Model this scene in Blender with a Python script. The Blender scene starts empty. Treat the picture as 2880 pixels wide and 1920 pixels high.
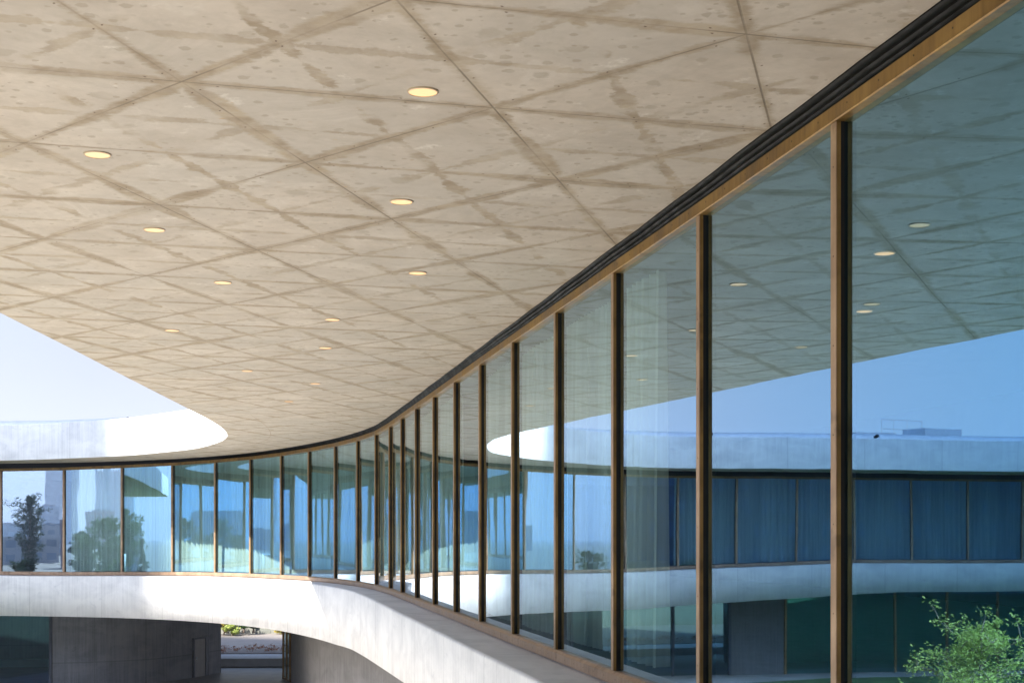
import bpy, bmesh, math, random
from mathutils import Vector, Matrix
from mathutils.geometry import tessellate_polygon
R = math.radians
random.seed(11)
sc = bpy.context.scene
col = sc.collection
EYE = 7.2                      # eye height above the courtyard paving; heights below are given relative to the eye

# ------------------------------------------------------------------ camera
cam = bpy.data.cameras.new('camera')
cam.lens = 51.09; cam.sensor_width = 36; cam.sensor_fit = 'HORIZONTAL'
cam.shift_y = 0.191; cam.clip_start = 0.1; cam.clip_end = 20000
co = bpy.data.objects.new('camera', cam); col.objects.link(co)
co.location = (0, 0, EYE); co.rotation_euler = (R(90), 0, 0)
sc.camera = co

# ------------------------------------------------------------------ light
SUN_H, SUN_E = 246.0, 44.0
w = bpy.data.worlds.new('World'); sc.world = w; w.use_nodes = True
nt = w.node_tree; nt.nodes.clear()
wo = nt.nodes.new('ShaderNodeOutputWorld'); bg = nt.nodes.new('ShaderNodeBackground')
sky = nt.nodes.new('ShaderNodeTexSky'); sky.sky_type = 'NISHITA'; sky.sun_disc = False
sky.sun_elevation = R(SUN_E); sky.sun_rotation = R(90 - SUN_H)
sky.air_density = 1.0; sky.dust_density = 0.8; sky.ozone_density = 1.2; sky.altitude = 50
# haze in the lower sky: colours fade to a pale neutral tone towards the horizon
_tc = nt.nodes.new('ShaderNodeTexCoord'); _sx = nt.nodes.new('ShaderNodeSeparateXYZ'); nt.links.new(_tc.outputs['Generated'], _sx.inputs[0])
_mr = nt.nodes.new('ShaderNodeMapRange'); _mr.interpolation_type = 'SMOOTHSTEP'; nt.links.new(_sx.outputs[2], _mr.inputs[0])
_mr.inputs[1].default_value = 0.0; _mr.inputs[2].default_value = 0.32; _mr.inputs[3].default_value = 0.85; _mr.inputs[4].default_value = 0.15
_bw = nt.nodes.new('ShaderNodeRGBToBW'); nt.links.new(sky.outputs[0], _bw.inputs[0])
_vm = nt.nodes.new('ShaderNodeVectorMath'); _vm.operation = 'SCALE'; _vm.inputs[0].default_value = (0.94, 0.905, 0.985); nt.links.new(_bw.outputs[0], _vm.inputs[3])
_mx = nt.nodes.new('ShaderNodeMix'); _mx.data_type = 'RGBA'; nt.links.new(_mr.outputs[0], _mx.inputs[0]); nt.links.new(sky.outputs[0], _mx.inputs[6]); nt.links.new(_vm.outputs[0], _mx.inputs[7])
_m2 = nt.nodes.new('ShaderNodeMapRange'); _m2.interpolation_type = 'SMOOTHSTEP'; nt.links.new(_sx.outputs[2], _m2.inputs[0])
_m2.inputs[1].default_value = 0.10; _m2.inputs[2].default_value = 0.45; _m2.inputs[3].default_value = 0.225; _m2.inputs[4].default_value = 1.0   # the haze dims the bright horizon band
_v2 = nt.nodes.new('ShaderNodeVectorMath'); _v2.operation = 'SCALE'; nt.links.new(_mx.outputs[2], _v2.inputs[0]); 
_dp = nt.nodes.new('ShaderNodeVectorMath'); _dp.operation = 'DOT_PRODUCT'; nt.links.new(_tc.outputs['Generated'], _dp.inputs[0]); _dp.inputs[1].default_value = (math.cos(R(SUN_H)), math.sin(R(SUN_H)), 0)
_m3 = nt.nodes.new('ShaderNodeMapRange'); nt.links.new(_dp.outputs['Value'], _m3.inputs[0])
_m3.inputs[1].default_value = -0.76; _m3.inputs[2].default_value = 0.0; _m3.inputs[3].default_value = 0.0; _m3.inputs[4].default_value = 0.50   # haze scatters more light on the sun's side
_ad = nt.nodes.new('ShaderNodeMath'); _ad.operation = 'ADD'; _ad.use_clamp = True; nt.links.new(_m2.outputs[0], _ad.inputs[0]); nt.links.new(_m3.outputs[0], _ad.inputs[1])
nt.links.new(_ad.outputs[0], _v2.inputs[3])
nt.links.new(_v2.outputs[0], bg.inputs[0]); bg.inputs[1].default_value = 0.11
nt.links.new(bg.outputs[0], wo.inputs[0])
sl = bpy.data.lights.new('sun', 'SUN'); sl.energy = 3.9; sl.angle = R(0.55); sl.color = (1.0, 0.95, 0.87)
so = bpy.data.objects.new('sun', sl); col.objects.link(so)
sd = Vector((math.cos(R(SUN_H)) * math.cos(R(SUN_E)), math.sin(R(SUN_H)) * math.cos(R(SUN_E)), math.sin(R(SUN_E))))
so.rotation_euler = (-sd).to_track_quat('-Z', 'Y').to_euler(); so.location = sd * 60
sc.view_settings.view_transform = 'Standard'; sc.view_settings.look = 'None'
sc.view_settings.exposure = 2.24; sc.view_settings.gamma = 1.0; sc.view_settings.use_curve_mapping = False
sc.cycles.max_bounces = 14; sc.cycles.diffuse_bounces = 5; sc.cycles.glossy_bounces = 6
sc.cycles.transparent_max_bounces = 16; sc.cycles.caustics_reflective = False; sc.cycles.caustics_refractive = False

# ------------------------------------------------------------------ node helpers
class NT:
    def __init__(s, name):
        s.m = bpy.data.materials.new(name); s.m.use_nodes = True
        s.t = s.m.node_tree; s.t.nodes.clear()
        s.out = s.t.nodes.new('ShaderNodeOutputMaterial')
    def n(s, typ, **kw):
        x = s.t.nodes.new(typ)
        for k, v in kw.items(): setattr(x, k, v)
        return x
    def l(s, a, b): s.t.links.new(a, b)
    def put(s, sock, v):
        if isinstance(v, (int, float, tuple, list)):
            if isinstance(v, (tuple, list)) and len(v) == 3 and sock.type == 'RGBA': v = (*v, 1)
            sock.default_value = v
        else: s.l(v, sock)
    def math(s, op, a, b=0.0, c=0.0, clamp=False):
        x = s.n('ShaderNodeMath', operation=op, use_clamp=clamp)
        s.put(x.inputs[0], a); s.put(x.inputs[1], b); s.put(x.inputs[2], c)
        return x.outputs[0]
    def vmath(s, op, a, b=(0, 0, 0)):
        x = s.n('ShaderNodeVectorMath', operation=op)
        s.put(x.inputs[0], a); s.put(x.inputs[1], b)
        return x.outputs['Value'] if op in ('DOT_PRODUCT', 'LENGTH', 'DISTANCE') else x.outputs[0]
    def coord(s, k='Object'): return s.n('ShaderNodeTexCoord').outputs[k]
    def mapping(s, v, scale=(1, 1, 1), loc=(0, 0, 0), rot=(0, 0, 0)):
        x = s.n('ShaderNodeMapping'); s.l(v, x.inputs[0])
        x.inputs['Location'].default_value = loc; x.inputs['Rotation'].default_value = rot; x.inputs['Scale'].default_value = scale
        return x.outputs[0]
    def noise(s, v, scale=1.0, detail=3.0, rough=0.55, dist=0.0):
        x = s.n('ShaderNodeTexNoise'); s.l(v, x.inputs['Vector'])
        x.inputs['Scale'].default_value = scale; x.inputs['Detail'].default_value = detail
        x.inputs['Roughness'].default_value = rough; x.inputs['Distortion'].default_value = dist
        return x.outputs[0]
    def voro(s, v, scale=1.0, rnd=1.0, feature='F1'):
        x = s.n('ShaderNodeTexVoronoi', feature=feature); s.l(v, x.inputs['Vector'])
        x.inputs['Scale'].default_value = scale; x.inputs['Randomness'].default_value = rnd
        return x
    def smooth(s, v, a, b, lo=0.0, hi=1.0):
        x = s.n('ShaderNodeMapRange', interpolation_type='SMOOTHSTEP'); s.put(x.inputs[0], v)
        x.inputs[1].default_value = a; x.inputs[2].default_value = b; x.inputs[3].default_value = lo; x.inputs[4].default_value = hi
        return x.outputs[0]
    def ramp(s, v, stops):
        x = s.n('ShaderNodeValToRGB'); s.put(x.inputs[0], v); e = x.color_ramp.elements
        while len(e) < len(stops): e.new(0.5)
        for i, (p, c) in enumerate(stops):
            e[i].position = p; e[i].color = (*c, 1) if len(c) == 3 else c
        return x.outputs[0]
    def mix(s, f, a, b, mode='MIX'):
        x = s.n('ShaderNodeMix', data_type='RGBA', blend_type=mode)
        s.put(x.inputs[0], f); s.put(x.inputs[6], a); s.put(x.inputs[7], b)
        return x.outputs[2]
    def bump(s, h, strength=0.3, dist=0.01, normal=None):
        x = s.n('ShaderNodeBump'); x.inputs['Strength'].default_value = strength; x.inputs['Distance'].default_value = dist
        s.l(h, x.inputs['Height'])
        if normal is not None: s.l(normal, x.inputs['Normal'])
        return x.outputs[0]
    def bsdf(s, color, rough=0.6, metal=0.0, normal=None, spec=0.5, emit=None, estr=0.0):
        b = s.n('ShaderNodeBsdfPrincipled'); s.put(b.inputs['Base Color'], color); s.put(b.inputs['Roughness'], rough)
        s.put(b.inputs['Metallic'], metal); b.inputs['Specular IOR Level'].default_value = spec
        if normal is not None: s.l(normal, b.inputs['Normal'])
        if emit: b.inputs['Emission Color'].default_value = (*emit, 1); b.inputs['Emission Strength'].default_value = estr
        s.l(b.outputs[0], s.out.inputs[0]); return b

# ------------------------------------------------------------------ materials
# lattice of the ceiling formwork, measured: node = O + i*A + j*C   (metres in plan)
LAT_O = (-2.36, 10.38); LAT_A = (0.565, 2.24)
_c, _s = math.cos(R(120)), math.sin(R(120))
LAT_C = (LAT_A[0] * _c + LAT_A[1] * _s, -LAT_A[0] * _s + LAT_A[1] * _c)

def m_ceiling():
    t = NT('board_marked_ceiling_concrete')
    P = t.coord()
    det = LAT_A[0] * LAT_C[1] - LAT_A[1] * LAT_C[0]
    gi = (LAT_C[1] / det, -LAT_C[0] / det); gj = (-LAT_A[1] / det, LAT_A[0] / det)
    side = math.hypot(*LAT_A); h = side * math.sin(R(60))
    def lin(g): return t.math('SUBTRACT', t.vmath('DOT_PRODUCT', P, (g[0], g[1], 0)), g[0] * LAT_O[0] + g[1] * LAT_O[1])
    wob = t.math('ADD', t.math('MULTIPLY', t.math('SUBTRACT', t.noise(P, 1.3, 3), 0.5), 0.16), t.math('MULTIPLY', t.math('SUBTRACT', t.noise(t.mapping(P, (1, 2.2, 1)), 7.0, 5, 0.7), 0.5), 0.13))
    I = lin(gi); J = lin(gj); K = t.math('SUBTRACT', I, J)
    edge = t.noise(P, 2.2, 4, 0.65)
    groove = None; stain = None; dots = None
    brk = t.noise(P, 0.45, 2)
    for n, (v, al) in enumerate(((I, J), (J, I), (K, J))):
        fr = t.math('SUBTRACT', t.math('FRACT', t.math('ADD', v, 0.5)), 0.5)
        d = t.math('MULTIPLY', t.math('ABSOLUTE', fr), h)
        seed = t.mapping(P, (1, 1, 1), (n * 7.3, n * 3.1, 0))
        on = t.smooth(t.noise(seed, 0.5, 2), 0.44, 0.56)
        g = t.math('MULTIPLY', t.smooth(d, 0.003, 0.013, 1, 0), t.math('ADD', t.math('MULTIPLY', on, 0.72), 0.26))
        dw = t.math('ADD', d, wob)
        wd = t.noise(seed, 0.6, 3)
        band = t.math('MULTIPLY', t.smooth(t.math('SUBTRACT', dw, t.math('MULTIPLY', t.math('SUBTRACT', wd, 0.45), 0.32)), 0.02, 0.095, 1, 0), t.smooth(t.noise(seed, 0.9, 4, 0.65), 0.32, 0.54, 0.45, 1))
        groove = g if groove is None else t.math('MAXIMUM', groove, g)
        stain = band if stain is None else t.math('MAXIMUM', stain, band)
        # bolt holes in pairs along the joints
        a = t.math('SUBTRACT', t.math('FRACT', t.math('MULTIPLY', al, side / 0.46)), 0.5)
        a = t.math('MULTIPLY', t.math('ABSOLUTE', a), 0.46)
        b = t.math('ABSOLUTE', t.math('SUBTRACT', d, 0.045))
        dd = t.math('SQRT', t.math('ADD', t.math('MULTIPLY', a, a), t.math('MULTIPLY', b, b)))
        q = t.math('MULTIPLY', t.smooth(dd, 0.006, 0.013, 1, 0), t.smooth(t.noise(seed, 2.3, 2), 0.46, 0.52))
        dots = q if dots is None else t.math('MAXIMUM', dots, q)
    # half-width joints: blotchy stains only
    for n, (v, am) in enumerate(((J, 0.95), (I, 0.65), (K, 0.7))):
        fr = t.math('SUBTRACT', t.math('FRACT', v), 0.5); sd_ = t.mapping(P, (1, 1, 1), (5 + n * 4, 9, 0))
        d = t.math('ADD', t.math('MULTIPLY', t.math('ABSOLUTE', fr), h), t.math('MULTIPLY', t.math('SUBTRACT', t.noise(sd_, 2.2, 6, 0.7), 0.5), 0.42))
        half = t.math('MULTIPLY', t.smooth(d, 0.03, 0.07, 1, 0), t.smooth(t.noise(sd_, 1.3, 4), 0.38, 0.52))
        stain = t.math('MAXIMUM', stain, t.math('MULTIPLY', half, am))
    # base tone
    big = t.noise(P, 0.35, 3); mid = t.noise(P, 1.5, 6, 0.62)
    fine = t.noise(P, 9.0, 5, 0.65)
    base = t.ramp(mid, [(0.30, (0.43, 0.368, 0.308)), (0.5, (0.505, 0.440, 0.374)), (0.72, (0.575, 0.508, 0.436))])
    base = t.mix(t.smooth(big, 0.35, 0.65), base, t.mix(0.55, base, (0.44, 0.405, 0.36)))
    base = t.mix(t.math('MULTIPLY', t.smooth(fine, 0.42, 0.68), 0.26), base, (0.38, 0.335, 0.28))
    mo = t.noise(t.mapping(P, (1, 1, 1), (6, 6, 0)), 0.8, 7, 0.72, 0.8)
    base = t.mix(t.math('MULTIPLY', t.smooth(mo, 0.50, 0.62), 0.30), base, (0.36, 0.315, 0.26))
    base = t.mix(t.math('MULTIPLY', t.smooth(mo, 0.46, 0.36), 0.30), base, (0.64, 0.59, 0.53))
    # round drip blots of a hand's width, present in some places only
    for scl, lo, op, dn in ((2.1, 0.55, 0.40, 0.20), (3.7, 0.50, 0.48, 0.17), (6.5, 0.50, 0.55, 0.22), (12.0, 0.60, 0.55, 0.28)):
        Pw = t.vmath('ADD', P, t.vmath('SCALE', P, (0, 0, 0)))
        vb = t.voro(P, scl)
        cs = t.n('ShaderNodeSeparateXYZ'); t.l(vb.outputs['Color'], cs.inputs[0])
        pres = t.math('MULTIPLY', t.math('GREATER_THAN', cs.outputs[0], lo), t.smooth(t.noise(t.mapping(P, (1, 1, 1), (scl, 2, 0)), 0.9, 3), 0.42, 0.55))
        rr = t.math('ADD', 0.08, t.math('MULTIPLY', cs.outputs[1], dn))
        dist = t.math('ADD', vb.outputs['Distance'], t.math('MULTIPLY', t.math('SUBTRACT', t.noise(P, scl * 3.5, 4, 0.6), 0.5), 0.34))
        bl = t.smooth(t.math('SUBTRACT', dist, rr), -0.02, 0.05, 1, 0)
        base = t.mix(t.math('MULTIPLY', t.math('MULTIPLY', bl, pres), op), base, (0.31, 0.26, 0.20))
    # pale efflorescence and rust
    ef = t.math('MULTIPLY', t.smooth(t.noise(t.mapping(P, (1, 1, 1), (11, 3, 0)), 2.2, 6, 0.72), 0.60, 0.70), 0.5)
    base = t.mix(ef, base, (0.70, 0.66, 0.60))
    streak = t.math('MULTIPLY', edge, 1.0)
    stc = t.mix(t.smooth(streak, 0.4, 0.65), (0.285, 0.222, 0.150), (0.40, 0.325, 0.235))
    base = t.mix(t.math('MULTIPLY', stain, t.smooth(t.noise(P, 4.5, 5, 0.7, 1.0), 0.25, 0.7, 0.55, 1.0)), base, stc)
    rust = t.math('MULTIPLY', t.smooth(t.noise(t.mapping(P, (3, 6, 1), (1, 15, 0)), 2.3, 4, 0.6), 0.66, 0.74), t.smooth(t.noise(P, 0.25, 1), 0.5, 0.62))
    base = t.mix(t.math('MULTIPLY', rust, 0.6), base, (0.45, 0.27, 0.10))
    base = t.mix(t.math('MULTIPLY', groove, 0.66), base, (0.13, 0.10, 0.07))
    base = t.mix(t.math('MULTIPLY', dots, 0.85), base, (0.10, 0.055, 0.03))
    hgt = t.math('SUBTRACT', t.math('MULTIPLY', mid, 0.5), groove)
    t.bsdf(base, 0.72, 0, t.bump(hgt, 0.35, 0.01), 0.3)
    return t.m

def m_wallconc(name, lo, hi, joint=3.6, streak=1.0, tint=(0.80, 0.86, 0.95), hj=0.0):
    """cast concrete with board streaks; UV is in metres along / up the wall"""
    t = NT(name); U = t.coord('UV')
    st = t.noise(t.mapping(U, (9, 0.35, 1)), 1.0, 5, 0.6)
    st2 = t.noise(t.mapping(U, (30, 0.9, 1)), 1.0, 3, 0.6)
    cl = t.noise(t.mapping(U, (0.7, 1.3, 1), (4, 2, 0)), 1.0, 6, 0.62, 0.6)
    v = t.math('ADD', t.math('MULTIPLY', st, 0.45 * streak), t.math('ADD', t.math('MULTIPLY', st2, 0.2 * streak), t.math('MULTIPLY', cl, 1.0 - 0.65 * streak + 0.2)))
    base = t.ramp(v, [(0.36, lo), (0.68, hi)])
    blot = t.smooth(t.noise(t.mapping(U, (1.1, 1.8, 1), (9, 9, 0)), 1.3, 6, 0.68, 1.2), 0.60, 0.70)
    base = t.mix(t.math('MULTIPLY', blot, 0.28), base, (lo[0] * tint[0] * .8, lo[1] * tint[1] * .8, lo[2] * tint[2] * .8))
    sep = t.n('ShaderNodeSeparateXYZ'); t.l(U, sep.inputs[0])
    x = t.math('DIVIDE', sep.outputs[0], joint)
    d = t.math('MULTIPLY', t.math('ABSOLUTE', t.math('SUBTRACT', t.math('FRACT', x), 0.5)), joint)
    g = t.smooth(d, 0.006, 0.03, 1, 0)
    if hj:
        y = t.math('DIVIDE', sep.outputs[1], hj)
        d2 = t.math('MULTIPLY', t.math('ABSOLUTE', t.math('SUBTRACT', t.math('FRACT', y), 0.5)), hj)
        g = t.math('MAXIMUM', g, t.smooth(d2, 0.006, 0.045, 1, 0))
    base = t.mix(t.math('MULTIPLY', g, 0.4), base, (lo[0] * .5, lo[1] * .5, lo[2] * .5))
    vo = t.voro(t.mapping(U, (1, 1, 1)), 2.6)
    pin = t.math('MULTIPLY', t.smooth(vo.outputs['Distance'], 0.025, 0.05, 1, 0), 0.5)
    base = t.mix(pin, base, (lo[0] * .6, lo[1] * .6, lo[2] * .6))
    t.bsdf(base, 0.68, 0, t.bump(v, 0.25, 0.012), 0.35)
    return t.m

def m_bronze(name, c1, c2, c3, rough=0.42, metal=0.75):
    t = NT(name); P = t.coord()
    a = t.noise(t.mapping(P, (1.2, 1.2, 1.2)), 1.6, 4, 0.6, 0.4); b = t.noise(t.mapping(P, (14, 14, 1.2)), 1.0, 4)
    v = t.math('ADD', t.math('MULTIPLY', a, 0.65), t.math('MULTIPLY', b, 0.35))
    base = t.ramp(v, [(0.36, c1), (0.5, c2), (0.62, c3)])
    sm = t.smooth(t.noise(t.mapping(P, (1, 1, 1), (3, 7, 1)), 3.1, 3, 0.6), 0.60, 0.68)
    base = t.mix(t.math('MULTIPLY', sm, 0.4), base, (c1[0] * .45, c1[1] * .45, c1[2] * .5))
    t.bsdf(base, t.smooth(a, 0.3, 0.7, rough - .08, rough + .12), metal, t.bump(b, 0.08, 0.004))
    return t.m

def m_plain(name, c, rough=0.6, metal=0.0, var=0.18, scale=3.0, bump=0.1):
    t = NT(name); n = t.noise(t.coord(), scale, 4)
    base = t.mix(t.smooth(n, 0.3, 0.7), tuple(x * (1 - var) for x in c), tuple(min(1, x * (1 + var)) for x in c))
    t.bsdf(base, rough, metal, t.bump(n, bump, 0.01)); return t.m

def m_glass(name, r0=(0.105, 0.305, 0.485), tr=(0.50, 0.63, 0.63), wave=2.4, k=3.8, sc1=0.35, vfac=0.35, rn=(0.25, 0.33, 0.42)):
    """coated insulating glass: tinted reflection growing to white at grazing angles, tinted see-through"""
    t = NT(name); P = t.coord()
    n1 = t.noise(t.mapping(P, (1, 1, vfac)), sc1, 1, 0.4); n2 = t.noise(t.mapping(P, (1, 1, vfac * 1.4)), sc1 * 3.6, 1, 0.4)
    hgt = t.math('ADD', n1, t.math('MULTIPLY', n2, 0.13))
    nb = t.bump(hgt, 1.0, 0.0019 * wave)
    g = t.n('ShaderNodeNewGeometry')
    cs = t.math('ABSOLUTE', t.vmath('DOT_PRODUCT', g.outputs['Normal'], g.outputs['Incoming']))
    F = t.math('POWER', t.math('SUBTRACT', 1.0, cs, clamp=True), k)
    # the coating shifts from silver seen head-on to blue seen from the side
    rb = t.mix(t.smooth(cs, 0.52, 0.90), r0, rn) if rn else r0
    rc = t.mix(F, rb, (0.96, 0.98, 1.0))
    tc = t.mix(F, tr, (0.02, 0.02, 0.02))
    gl = t.n('ShaderNodeBsdfGlossy'); gl.inputs['Roughness'].default_value = 0.009
    t.l(rc, gl.inputs[0]); t.l(nb, gl.inputs['Normal'])
    tp = t.n('ShaderNodeBsdfTransparent'); t.l(tc, tp.inputs[0])
    ad = t.n('ShaderNodeAddShader'); t.l(gl.outputs[0], ad.inputs[0]); t.l(tp.outputs[0], ad.inputs[1])
    t.l(ad.outputs[0], t.out.inputs[0]); return t.m

def m_curtain():
    t = NT('sheer_curtain_fabric'); U = t.coord('UV')
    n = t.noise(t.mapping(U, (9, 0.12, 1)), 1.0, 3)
    c = t.mix(t.smooth(n, 0.3, 0.7), (0.62, 0.61, 0.57), (0.86, 0.85, 0.80))  # mild streaks put some of the fold shading into the cloth colour
    d = t.n('ShaderNodeBsdfDiffuse'); t.l(c, d.inputs[0])
    tl = t.n('ShaderNodeBsdfTranslucent'); t.l(c, tl.inputs[0])
    m1 = t.n('ShaderNodeMixShader'); m1.inputs[0].default_value = 0.3; t.l(d.outputs[0], m1.inputs[1]); t.l(tl.outputs[0], m1.inputs[2])
    tp = t.n('ShaderNodeBsdfTransparent')
    m2 = t.n('ShaderNodeMixShader'); m2.inputs[0].default_value = 0.02; t.l(m1.outputs[0], m2.inputs[1]); t.l(tp.outputs[0], m2.inputs[2])
    t.l(m2.outputs[0], t.out.inputs[0]); return t.m

def m_leaf(name, c1, c2, tr=0.35):
    t = NT(name)
    oi = t.n('ShaderNodeNewGeometry').outputs['Random Per Island']
    c = t.mix(oi, c1, c2)
    d = t.n('ShaderNodeBsdfDiffuse'); t.l(c, d.inputs[0])
    tl = t.n('ShaderNodeBsdfTranslucent'); t.l(c, tl.inputs[0])
    m1 = t.n('ShaderNodeMixShader'); m1.inputs[0].default_value = tr
    t.l(d.outputs[0], m1.inputs[1]); t.l(tl.outputs[0], m1.inputs[2]); t.l(m1.outputs[0], t.out.inputs[0]); return t.m

def m_tower(name, wall, pane, fx=3.0, fz=3.6, frac=0.55, lit=0.0, met=0.0, rough=0.25):
    """curtain wall: window grid from the real coordinates of the tower"""
    t = NT(name); U = t.coord('UV')
    sep = t.n('ShaderNodeSeparateXYZ'); t.l(U, sep.inputs[0])
    x = t.math('DIVIDE', sep.outputs[0], fx); y = t.math('DIVIDE', sep.outputs[1], fz)
    wx = t.math('LESS_THAN', t.math('ABSOLUTE', t.math('SUBTRACT', t.math('FRACT', x), 0.5)), frac * 0.55)
    wy = t.math('LESS_THAN', t.math('ABSOLUTE', t.math('SUBTRACT', t.math('FRACT', y), 0.5)), frac * 0.5)
    win = t.math('MULTIPLY', wx, wy)
    cell = t.n('ShaderNodeCombineXYZ'); t.l(t.math('FLOOR', x), cell.inputs[0]); t.l(t.math('FLOOR', y), cell.inputs[1])
    wn = t.n('ShaderNodeTexWhiteNoise', noise_dimensions='2D'); t.l(cell.outputs[0], wn.inputs[0])
    pc = t.mix(t.math('MULTIPLY', wn.outputs[0], 0.6), pane, tuple(min(1, p * 2.2 + .03) for p in pane))
    if lit:
        bl = t.math('GREATER_THAN', wn.outputs[0], 1 - lit)
        pc = t.mix(bl, pc, (0.34, 0.36, 0.28))
    t.bsdf(t.mix(win, wall, pc), rough, met); return t.m

M = {}
M['ceil'] = m_ceiling()
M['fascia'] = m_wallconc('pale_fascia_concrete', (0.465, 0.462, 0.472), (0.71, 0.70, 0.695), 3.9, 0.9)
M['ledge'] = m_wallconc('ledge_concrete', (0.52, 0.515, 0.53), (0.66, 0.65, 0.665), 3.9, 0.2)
M['wall'] = m_wallconc('shade_darkened_board_marked_concrete', (0.085, 0.092, 0.108), (0.24, 0.25, 0.27), 2.6, 1.0, hj=2.4)  # same concrete as upstairs, with the ground floor shade put into its colour
M['wallstreak'] = m_wallconc('streaked_shade_darkened_concrete', (0.075, 0.072, 0.07), (0.20, 0.19, 0.185), 5.2, 1.2)  # streaks belong to the wall; the overall darkness is shade put into the colour
M['bronze'] = m_bronze('weathered_bronze', (0.13, 0.070, 0.020), (0.245, 0.138, 0.040), (0.32, 0.19, 0.060), 0.45, 0.5)
M['bronzecap'] = m_bronze('brushed_bronze_cap', (0.24, 0.150, 0.09), (0.34, 0.222, 0.14), (0.42, 0.29, 0.19), 0.45, 0.3)
M['bolt'] = m_plain('dark_screw_steel', (0.05, 0.035, 0.025), 0.5, 0.6)
def m_rubber():
    t = NT('black_rubber_gasket'); n = t.noise(t.coord(), 6, 3)
    t.bsdf((0.0035, 0.003, 0.0035), t.smooth(n, .3, .7, .38, .55), 0, t.bump(n, .2, .01), 0.09); return t.m
M['rubber'] = m_rubber()
M['black'] = m_plain('matt_black_recess', (0.006, 0.006, 0.007), 0.9, 0, 0.2)
M['glass'] = m_glass('coated_facade_glass')
M['glasslow'] = m_glass('dark_ground_floor_glass', (0.06, 0.165, 0.18), (0.28, 0.42, 0.38), 1.4, rn=None)
M['glassnavy'] = m_glass('navy ground floor glass', (0.018, 0.035, 0.07), (0.26, 0.40, 0.38), 1.4, rn=None)
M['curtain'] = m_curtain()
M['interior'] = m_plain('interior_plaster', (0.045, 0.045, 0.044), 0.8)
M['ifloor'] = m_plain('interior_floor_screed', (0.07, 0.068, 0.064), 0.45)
M['soffit'] = m_plain('soffit_concrete', (0.30, 0.29, 0.28), 0.8)
M['white'] = m_plain('white_painted_metal', (0.60, 0.62, 0.66), 0.5, 0, 0.05)
M['rail'] = m_plain('pale_galvanised_steel', (0.62, 0.65, 0.70), 0.4, 0.3, 0.06)
M['doorw'] = m_plain('pale_beige_door_leaf', (0.26, 0.235, 0.21), 0.5, 0, 0.08)
M['doorf'] = m_plain('dark_blue_door_frame', (0.03, 0.04, 0.06), 0.5)
M['steps'] = m_plain('garden_step_stone', (0.15, 0.155, 0.135), 0.85, 0, 0.1)  # stone tone slightly darker than the retaining walls
M['stone'] = m_plain('pale_retaining_wall_plaster', (0.17, 0.17, 0.145), 0.8, 0, 0.1, 1.5)
M['bark'] = m_plain('grey_brown_bark', (0.20, 0.15, 0.115), 0.85, 0, 0.35, 9, 0.4)

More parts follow.
